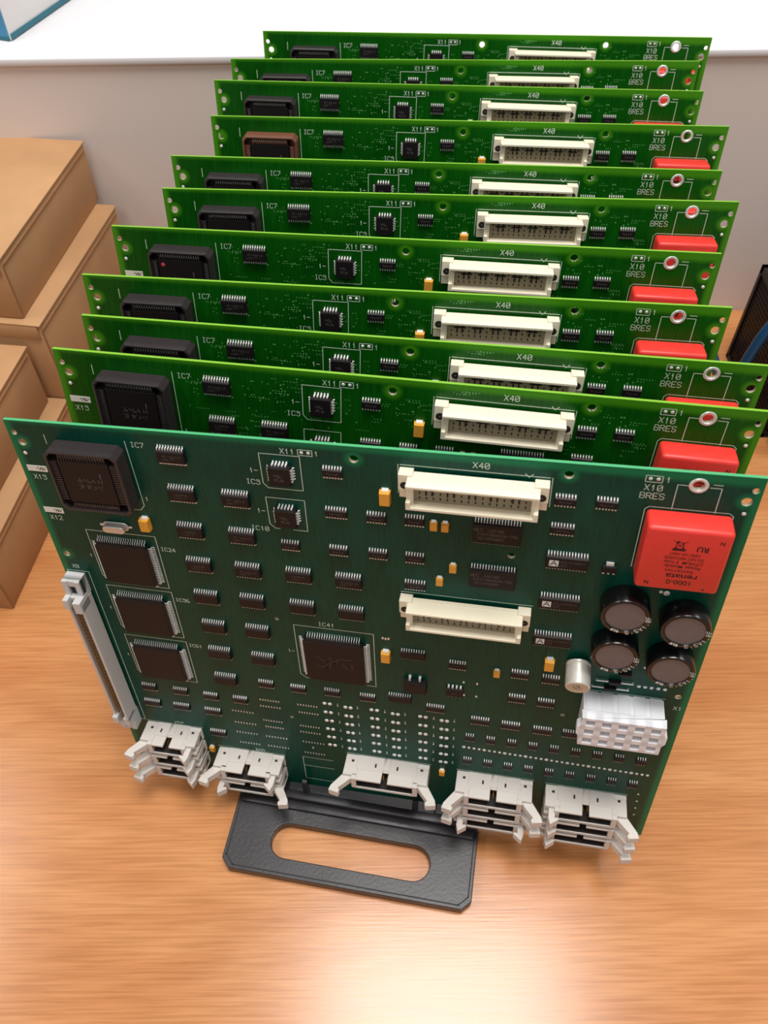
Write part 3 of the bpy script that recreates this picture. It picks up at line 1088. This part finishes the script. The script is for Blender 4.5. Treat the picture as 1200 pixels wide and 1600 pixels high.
# ---- where everything sits (u across from the middle, v down from the top edge; v is the upper ends of the leads)
SO20 = [(-83, -8.5), (-82.5, -30.5), (-57, -30.5), (-83, -53.5), (-57.5, -53.5), (-83, -76.5), (-58, -76.5), (-32.5, -76), (-8, -76),
        (-83.5, -100), (-59, -99), (-33, -99), (-8, -99), (-83.5, -123), (-59.5, -122.5), (-84, -145), (-59.5, -145.5), (-84.5, -168.5)]
SO14 = [(-11, -12), (7, -35.5), (24, -35), (-34.5, -58.5), (-11.5, -58.5), (7, -58), (24, -58), (86.5, -15.5), (103, -15),
        (-135, -189), (-115.5, -189), (-97, -190), (-79, -189.5), (-61, -170.5), (-42.5, -171), (-23, -170), (-3, -170.5),
        (45.5, -132), (77, -133), (77, -153.5), (92, -154), (92.5, -134)]
SO16 = [(-11, -35), (24, -76), (87, -31.5), (-136.5, -205), (-118, -205), (-98.5, -205.5), (-99, -228), (34.5, -172), (59, -178),
        (75.5, -178.5), (92.5, -179), (108, -178.5)]
COMPS = []     # (kind, variant, u, v of the centre)
for i, (u, v) in enumerate(SO20):
    COMPS.append(('so20', 2 if i in (9, 10, 13, 14, 15, 16, 17, 11, 12) else i % 2, u, v - 5.2))
for i, (u, v) in enumerate(SO14):
    COMPS.append(('so14', 0 if i < 9 else 1, u, v - 3.05))
for i, (u, v) in enumerate(SO16):
    COMPS.append(('so16', 0 if i < 3 else 1, u, v - 3.05))
for (u, v) in ((22.5, -127), (15, -166)):
    COMPS.append(('so20n', 0, u, v - 3.85))
for (u, v) in ((91, -47.5), (90.5, -74), (90, -100.5)):
    COMPS.append(('so28', 0, u, v - 5.2))
for (u, v) in ((59.5, -60.5), (60, -32.5)):
    COMPS.append(('so32', 0, u, v - 7.1))
for k in range(9):
    COMPS.append(('so8', 0, 54 + k * 11.6, -195.2 - 3.0))
    COMPS.append(('so8', 0, 53.5 + k * 11.6, -219.0 - 3.0))
COMPS += [('reg', 0, 44.5, -157), ('plcc', 0, -34, -17.8), ('plcc', 0, -34, -42.3)]
COMPS += [('qfp', 0, -121.3, -85.6), ('qfp', 0, -121.2, -125.0), ('qfp', 0, -121.3, -164.6), ('qfp41', 0, -18.8, -142.6)]

OUT = [(-160, -H), (160, -H), (160, 1.6), (-160, -2.4)]
HOLES = [(-156.8, -9, 1.4), (-154.6, -14.2, 1.9), (-154.8, -85, 1.7), (-1.5, -7, 2.0), (86.5, -5.2, 2.0), (136, -4.8, 2.35), (157.2, -5, 1.4),
         (155.2, -10.8, 2.1), (-48, -116, 1.1), (-49.5, -203, 1.1), (154.5, -138.5, 1.7), (67, -53.5, 1.7), (101.5, -166, 1.2), (-154.5, -236, 1.2)]


def yv(pts):
    return [(x, y + H) for (x, y) in pts]


def substrate(tag_):
    me = plate('substrate', [yv(OUT)] + [yv(circ(*h)) for h in HOLES], -1.6, 0.0, ['mask_' + tag_, 'edge_' + tag_, 'hole_wall'])
    for p in me.polygons:
        if p.material_index == 1 and min(math.hypot(p.center.x / MM - h[0], p.center.y / MM - H - h[1]) - h[2] for h in HOLES) < 0.3:
            p.material_index = 2
    return me


SUB = {k: substrate(k) for k in ('teal', 'green')}

# ---- silkscreen print
b = MB()
LW = 0.32


def P(pts, closed=False, wd=LW):
    b.path(yv(pts), wd, ZS, 0, closed)


def TX(t, u, v, h=2.6, rot=0.0, wd=0.3):
    b.text(t, u, v + H, h, ZS, 0, wd, rot)


P([(-142.5, -9), (-142.5, -14)])
P([(-104.0, -8.5), (-103.6, -46), (-106, -49), (-110, -49.2)])
TX('IC7', -98.5, -10)
TX('1', -101.3, -41.5, 2.2)
for dv, t in ((0, 'IC24'), (-39.4, 'IC36'), (-79.2, 'IC51')):
    P([(-139, -66 + dv), (-103, -66 + dv), (-103.4, -102.6 + dv), (-135.8, -102.6 + dv), (-138.8, -98 + dv)], True)
    TX(t, -98, -74 + dv * 0.93, 2.3)
    TX('1', -141.2, -84 + dv, 1.8)
TX('X13', -152.5, -34.2)
TX('X12', -152.5, -59.8)
TX('X8', -152.6, -93.6, 2.3)
P([(-158.4, -97), (-146.4, -97), (-146.4, -228), (-158.4, -228)], True)
P([(-43, -8.3), (-25, -8.3), (-25.1, -27.3), (-41, -27.3), (-43, -24.8)], True)
P([(-43, -33), (-25.2, -33), (-25.4, -51.6), (-32, -51.6)])
P([(-43, -33), (-43, -49.2), (-40.6, -51.6), (-38.5, -51.6)])
TX('IC3', -47.6, -24.6)
TX('IC10', -48.2, -52.6)
TX('1-', -46.5, -18, 2.4)
TX('1-', -46.2, -41.5, 2.4)
TX('X11', -30.2, -6.0, 2.6)
P([(-25.5, -4.6), (-19.3, -4.6), (-19.3, -7.6), (-25.5, -7.6)], True)
TX('1', -17.4, -6.0, 2.4)
TX('X40', 51.5, -4.4, 2.8)
P([(18.2, -7.6), (79.4, -7.6)])
P([(17.2, -7.6), (17.2, -22.8)])
P([(80.4, -7.6), (80.4, -22.8)])
P([(69.5, -6.6), (71, -8.2), (72.5, -6.6)])
P([(17.2, -84.6), (79, -84.6)])
P([(115.8, -1.8), (122.2, -1.8), (122.2, -5.0), (115.8, -5.0)], True)
TX('1', 124.4, -3.2, 2.6)
TX('X10', 119.4, -7.8, 2.9)
TX('BRES', 119.6, -12.0, 2.9)
P([(132.0, -5.2), (128.2, -5.2), (128.2, -18)])
P([(140.4, -5.4), (144.8, -5.4), (144.8, -18)])
P([(141.4, -3.8), (144.8, -3.8)])
P([(118.0, -52), (118.0, -19), (119.5, -17.6), (150.5, -17.6), (152.2, -19), (152.2, -52)])
P([(-39.5, -119.2), (2.3, -119.2), (2.0, -163), (-3, -163)])
P([(-39.5, -119.2), (-39.8, -160), (-36.8, -163), (-33, -163)])
TX('IC41', -22, -116.2, 2.6)
TX('1-', -43, -141, 2.2)
TX('X1', 156, -147.8, 2.6)
P([(109.6, -141.6), (148.8, -141.6)])
P([(-47, -244.6), (-28, -244.6)])
P([(-47, -244.6), (-47.2, -269), (-28, -269)])
P([(-47, -254), (-28, -254)])
for (u0, u1, v) in ((-145.5, -109, -228.6), (-102, -58.5, -246), (-19, 32.5, -232.6), (47.5, 92.5, -233.2), (99, 145.5, -234.2)):
    P([(u0, v), (u1, v)])
TX('~~~~', -124, -226.6, 1.8)
TX('~~~~', -74, -244.2, 1.8)
for (u, v) in ((115, -131.5), (114.6, -136.5)):
    TX('~', u - 6, v, 1.6)
SILK = b.mesh('silkscreen', ['silk'])

# ---- bare pads, test points, vias
b = MB()


def pad(u, v, w_, l_, z=0.05):
    b.box(u - w_ / 2, u + w_ / 2, v + H - l_ / 2, v + H + l_ / 2, 0.0, z)


for (u0, u1, v) in ((-67, -56, -190), (-67.5, -56, -196.2), (-86, -73.5, -205), (-86, -73.5, -216.8), (-86.5, -74, -227.2), (-86, -74, -238.2),
                    (-67.5, -56.5, -210.5), (-67, -56.5, -217), (-68, -55.5, -227.5), (-68, -55.5, -237.8), (-44.5, -33.5, -189.8), (-44.5, -33.5, -197.2),
                    (-45, -34, -210.8), (-45.5, -34, -217.2), (-45, -32.5, -227.5), (-45, -33, -239.2)):
    for k in range(8):
        pad(u0 + (u1 - u0) * k / 7, v, 0.55, 1.5)
for u0, n in ((-28.5, 6), (-1.5, 6), (26, 6)):
    for r_ in range(6):
        v = -185.0 - r_ * 8.35
        for du in (0, 3.1, 12.0, 15.0):
            b.blob(u0 + du, v + H - (1.0 if du > 5 else 0), 1.3, 0.7)
        for du in (7.6, 19.0):
            pad(u0 + du, v - 0.8, 0.8, 0.8)
            pad(u0 + du, v + 0.8, 0.5, 0.7)
for k in range(36):
    b.blob(51 + k * 2.9, -209.0 - 0.07 * k + H, 0.9 if k % 4 else 1.15, 0.5)
for u in (135, 138, 141, 144.2, 147.4):
    b.blob(u, -134 + H, 1.05, 0.5)
for (u, v) in ((117.6, -3.4), (120.6, -3.4), (-23.9, -6.1), (-20.9, -6.1)):
    b.blob(u, v + H, 0.85, 0.3, 8)
for (u, v, r_) in ((-155.3, -20.5, 1.0), (155.6, -17, 0.95), (135.5, -66.5, 1.5), (133, -66.0, 0.9), (135.5, -119, 0.9)):
    b.blob(u, v + H, r_, 0.35, 10)
for (u, v) in ((8.5, -121.5), (7, -121.2), (10, -121.2), (-39.5, -233), (49, -149), (56, -149), (49.5, -160), (56, -160)):
    pad(u, v, 0.9, 1.6)
for k in range(4):
    b.blob(151 + k * 0.4, -232 + H - k * 7.5, 0.6, 0.3)
for k in range(3):
    b.blob(62 + k * 2.2, -251 + H, 0.4, 0.2)
PADS = b.mesh('solder_pads', ['tin'])
b = MB()
rv = random.Random(3)
for (u, v, n, su, sv) in ((-70, -14, 26, 20, 6), (-60, -30, 26, 22, 6), (-20, -22, 26, 16, 9), (8, -18, 26, 8, 8), (-75, -40, 20, 12, 6), (30, -4.5, 9, 7, 1.0),
                          (96, -10, 18, 12, 4), (70, -30, 14, 20, 6), (-95, -20, 12, 4, 10), (-50, -10, 16, 8, 5), (110, -26, 10, 6, 6), (-10, -45, 20, 14, 6)):
    for k in range(n):
        x, y = u + rv.uniform(-su, su), v + rv.uniform(-sv, sv)
        if k % 3 == 0:
            for j in range(rv.randint(2, 5)):
                b.disc(x + j * 1.4, y + H, 0.03, 0.32, 6)
        else:
            b.disc(x, y + H, 0.03, rv.uniform(0.22, 0.5), 6)
VIAS = b.mesh('vias', ['via'])


def comp(name, meshes, rt, u, v, z=0.0, sub='leads', rotz=0.0):
    o = put(name, meshes[0], rt, (u, v + H, z), rotz)
    if len(meshes) > 1 and meshes[1] is not None:
        put(sub, meshes[1], o)
    return o


def build_board(label, mw, front, skin='green', sock='sock', red_dot=False):
    rt = root('circuit_board', label, 'circuit board', 'circuit boards standing in a row in the black rack', mw)
    put('substrate', SUB[skin], rt)
    s = put('silkscreen', SILK, rt)
    s['kind'] = 'stuff'
    s['label'] = 'white printed outlines and part numbers'
    s = put('solder_pads', PADS, rt)
    s['kind'] = 'stuff'
    if not front:
        s = put('vias', VIAS, rt)
        s['kind'] = 'stuff'
    lim = -400 if front else -66
    for (k, var, u, v) in COMPS:
        if v > lim or k in ('qfp', 'qfp41'):
            comp('chip', CH[k][var], rt, u, v)
    so_ = put('chip_socket', SOCK[sock][0], rt, (-122.4, -28 + H, 0))
    so_['label'] = 'brown chip socket' if sock == 'sock_brown' else 'black chip socket'
    put('contacts', SOCK[sock][1], so_)['kind'] = 'stuff'
    ch_ = put('chip', SOCK[sock][2], so_)
    if red_dot:
        put('paint_dot', DOT, so_, (-9.4, 9.4, 8.32))['label'] = 'red paint dot'
    for (u, v) in ((-105, -52.5), (11.5, -21), (8.5, -129.5), (90.5, -119.5)):
        if v > lim:
            comp('tantalum_capacitor', TD, rt, u, v - 4.2, sub='terminals')
    for (u, v) in ((32.5, -36.5), (37.5, -36.5), (41.5, -61.5), (35.5, -71), (65.5, -134), (-106, -246.5), (39, -235)):
        if v > lim:
            comp('tantalum_capacitor', TB, rt, u, v - 2.9, sub='terminals')
    for (u, v) in ((18, -8.7), (17, -85.7)):
        if v > lim or front:
            c = put('board_connector', X40_BODY, rt, (u, v + H, 0))
            c['label'] = 'cream shrouded connector'
            put('contact_block', X40_IN, c)
            put('contacts', X40_PIN, c)['kind'] = 'stuff'
            for sx in (2.7, 58.8):
                put('screw_recess', X40_SCREW, c, (sx, -5.6, 0))
    c = put('edge_connector', X8_BODY, rt, (-159.0, -111 + H, 0))
    c['label'] = 'long grey multi-pin connector'
    put('contact_floor', X8_IN, c)
    put('contacts', X8_PIN, c)['kind'] = 'stuff'
    put('screw_recess', X8_HOLE, c)
    for v in (-29.2, -55):
        comp('barcode_label', (LBL,), rt, -152.3, v)
    comp('eyelet', (EYE,), rt, 136, -4.8)
    c = put('battery_module', BAT, rt, (135.2, -35 + H, 0))
    c['label'] = 'red square lithium battery module'
    put('print', BAT_INK, c)
    comp('crystal', (XT, XT_L), rt, -121.5, -61.0)
    for (u, v) in ((118.8, -74.2), (145.2, -79.0), (118.4, -102.4), (144.4, -107.8)):
        c = put('supercapacitor', SCAP, rt, (u, v + H, 0))
        put('disc', SCAP_D, c)
        put('print', SCAP_P, c)
    c = put('electrolytic_capacitor', ECAP, rt, (104.3, -121.2 + H, 0.6))
    c.rotation_euler = (R(14), 0, 0)
    c['label'] = 'silver aluminium can capacitor'
    put('print', ECAP_P, c)
    comp('diode', (DIO, DIO_L), rt, 123, -131.6)
    comp('diode', (DIO, DIO_L), rt, 121.5, -136.8)
    comp('diode', (DIO, None), rt, 127, -124.5)
    comp('transistor', (DPK, DPK_L), rt, 23.6, -155.8)
    comp('regulator', (SOT, SOT_L), rt, 109.2, -54.5)
    c = put('power_connector', PWR, rt, (109.4, -142.6 + H, 0))
    c['label'] = 'white fifteen-way power connector'
    put('pins', PWR_PIN, c)
    # ribbon headers: (u of the left end, v of the top, length, tiers, states of left and right latches per tier)
    for (u, v, L, tiers, lst) in ((-144.8, -229.4, 35, 3, ((1, 0), (1, 0), (1, 0))), (-101, -247, 42, 2, ((1, 0), (0, 1))),
                                  (-18.3, -233.6, 50, 1, ((1, 1),)), (48.1, -234.2, 44, 3, ((1, 1), (1, 1), (0, 0))),
                                  (99.6, -235.2, 45.4, 3, ((0, 1), (0, 1), (0, 1)))):
        for t in range(tiers):
            hd = put('ribbon_header', HEADERS[L][0], rt, (u, v - t * 12.6 + H, 0))
            put('pins', HEADERS[L][1], hd)
            put('shade_and_slots', HEADERS[L][2], hd)
            for sd in (0, 1):
                tower_latch(hd, L, sd, lst[t][sd] if front else 0)
    return rt


def pose(center, yaw, lean, roll):
    """board frame from the middle of its top edge (mm): x across, y up the board, z out of its face"""
    Rm = Matrix.Rotation(R(yaw), 4, 'Z') @ Matrix.Rotation(R(90 - lean), 4, 'X') @ Matrix.Rotation(R(roll), 4, 'Z')
    top = Vector((center[0], center[1], center[2])) * MM
    T = Matrix.Translation(top) @ Rm @ Matrix.Translation((0, -(H - 0.4) * MM, 0))
    return T


Uv, Vv = Vector((0.98149, -0.18425, 0.05225)), Vector((-0.02193, 0.16265, 0.98548))
Uv.normalize()
Vv = (Vv - Uv * Vv.dot(Uv)).normalized()
Nv = Uv.cross(Vv)
Tv = Vector((-11.076, 234.884, 540 - 249.088)) * MM - Vv * (H * MM)
MW0 = Matrix(((Uv.x, Vv.x, Nv.x, Tv.x), (Uv.y, Vv.y, Nv.y, Tv.y), (Uv.z, Vv.z, Nv.z, Tv.z), (0, 0, 0, 1)))
build_board('frontmost circuit board with teal-green face showing all its chips and connectors', MW0, True, 'teal')

ZT = 540 - 250.36
REAR = [
    ((6.3, 276.3), -8.55, 'second circuit board from the front, directly behind the teal one', 'sock', False),
    ((14.9, 302.8), -7.72, 'third circuit board from the front in the row', 'sock', False),
    ((8.7, 339.9), -6.05, 'fourth circuit board from the front in the row', 'sock', False),
    ((15.1, 383.5), -5.92, 'fifth circuit board from the front, red dot on its big chip', 'sock', True),
    ((37.0, 425.9), -3.97, 'sixth circuit board, in the middle of the row', 'sock', False),
    ((36.5, 460.2), -4.57, 'seventh circuit board from the front, just before the one with brown socket', 'sock', False),
    ((54.2, 510.0), -4.06, 'circuit board with the brown chip socket, fourth from the back', 'sock_brown', False),
    ((50.4, 558.0), -4.57, 'third circuit board from the back, just behind the brown-socket one', 'sock', False),
    ((58.5, 595.8), -2.44, 'next to last circuit board, second from the back of the row', 'sock', False),
    ((76.7, 637.1), -3.89, 'last circuit board at the back of the row, nearest the partition', 'sock', False),
]
for (c, yaw, lab, sk, rd) in REAR:
    build_board(lab, pose((c[0], c[1], ZT), yaw, 9.4, -0.7), False, 'green', sk, rd)

# ================================================================== black board rack with its front handle
rk = root('board_rack', 'black plastic board rack with a slotted hand grip lying on the desk', 'rack',
          mw=Matrix.Translation((-0.0195, 0.180, 0)) @ Matrix.Rotation(R(-10.4), 4, 'Z'))
hx0, hx1, hy0, hy1 = -77, 76, -43, 3
ch = 5
outl = [(hx0 + ch, hy0), (hx1 - ch, hy0), (hx1, hy0 + ch), (hx1, hy1), (hx0, hy1), (hx0, hy0 + ch)]
hole = [(x - 0.5, y - 22) for (x, y) in obround(101, 22.5, 14)]
put('handle', plate('rack_handle', [outl, hole], 0.6, 7.4, ['blackp', 'blackp'], bevel=0.6), rk)
rim = MB()
for (p, q) in (((hx0 + 7, hy0 + 1.6), (hx1 - 7, hy0 + 1.6)), ((hx1 - 1.6, hy0 + 7), (hx1 - 1.6, hy1 - 2)), ((hx0 + 1.6, hy0 + 7), (hx0 + 1.6, hy1 - 2)),
               ((hx0 + 7, hy0 + 1.6), (hx0 + 1.6, hy0 + 7)), ((hx1 - 7, hy0 + 1.6), (hx1 - 1.6, hy0 + 7))):
    rim.line(p, q, 0.7, 8.15)
put('rim_line', rim.mesh('rim_line', ['dark']), rk)
bar = MB().box(hx0, hx1, 2.5, 8, 0, 14).box(hx0 + 2, hx1 - 2, -3, 2.6, 8, 10.5)
put('crossbar', bar.mesh('rack_crossbar', ['blackp'], 0.8, True, 2), rk)
for x in (-34.5, 35.5):
    put('post', MB().box(-2, 2, 0, 3.2, 6, 30, 0, 0.3, 0.3).mesh('rack_post', ['blackp'], 0.4), rk, (x, 7.0, 0))
put('rail', MB().box(-4, 4, 8, 455, 0, 12).mesh('rack_rail', ['blackp'], 0.8), rk, (-52, 0, 0))
put('rail', MB().box(-4, 4, 8, 455, 0, 12).mesh('rack_rail2', ['blackp'], 0.8), rk, (52, 0, 0))
put('shade_sheet', MB().box(hx0 + 3, hx1 - 3, 8, 447, 0.5, 3).mesh('rack_shade_sheet', ['blackp']), rk)  # black sheet added to stand for the shade on the desk under the boards
put('crossbar', MB().box(hx0, hx1, 447, 455, 0, 12).mesh('rack_crossbar2', ['blackp'], 0.8), rk)
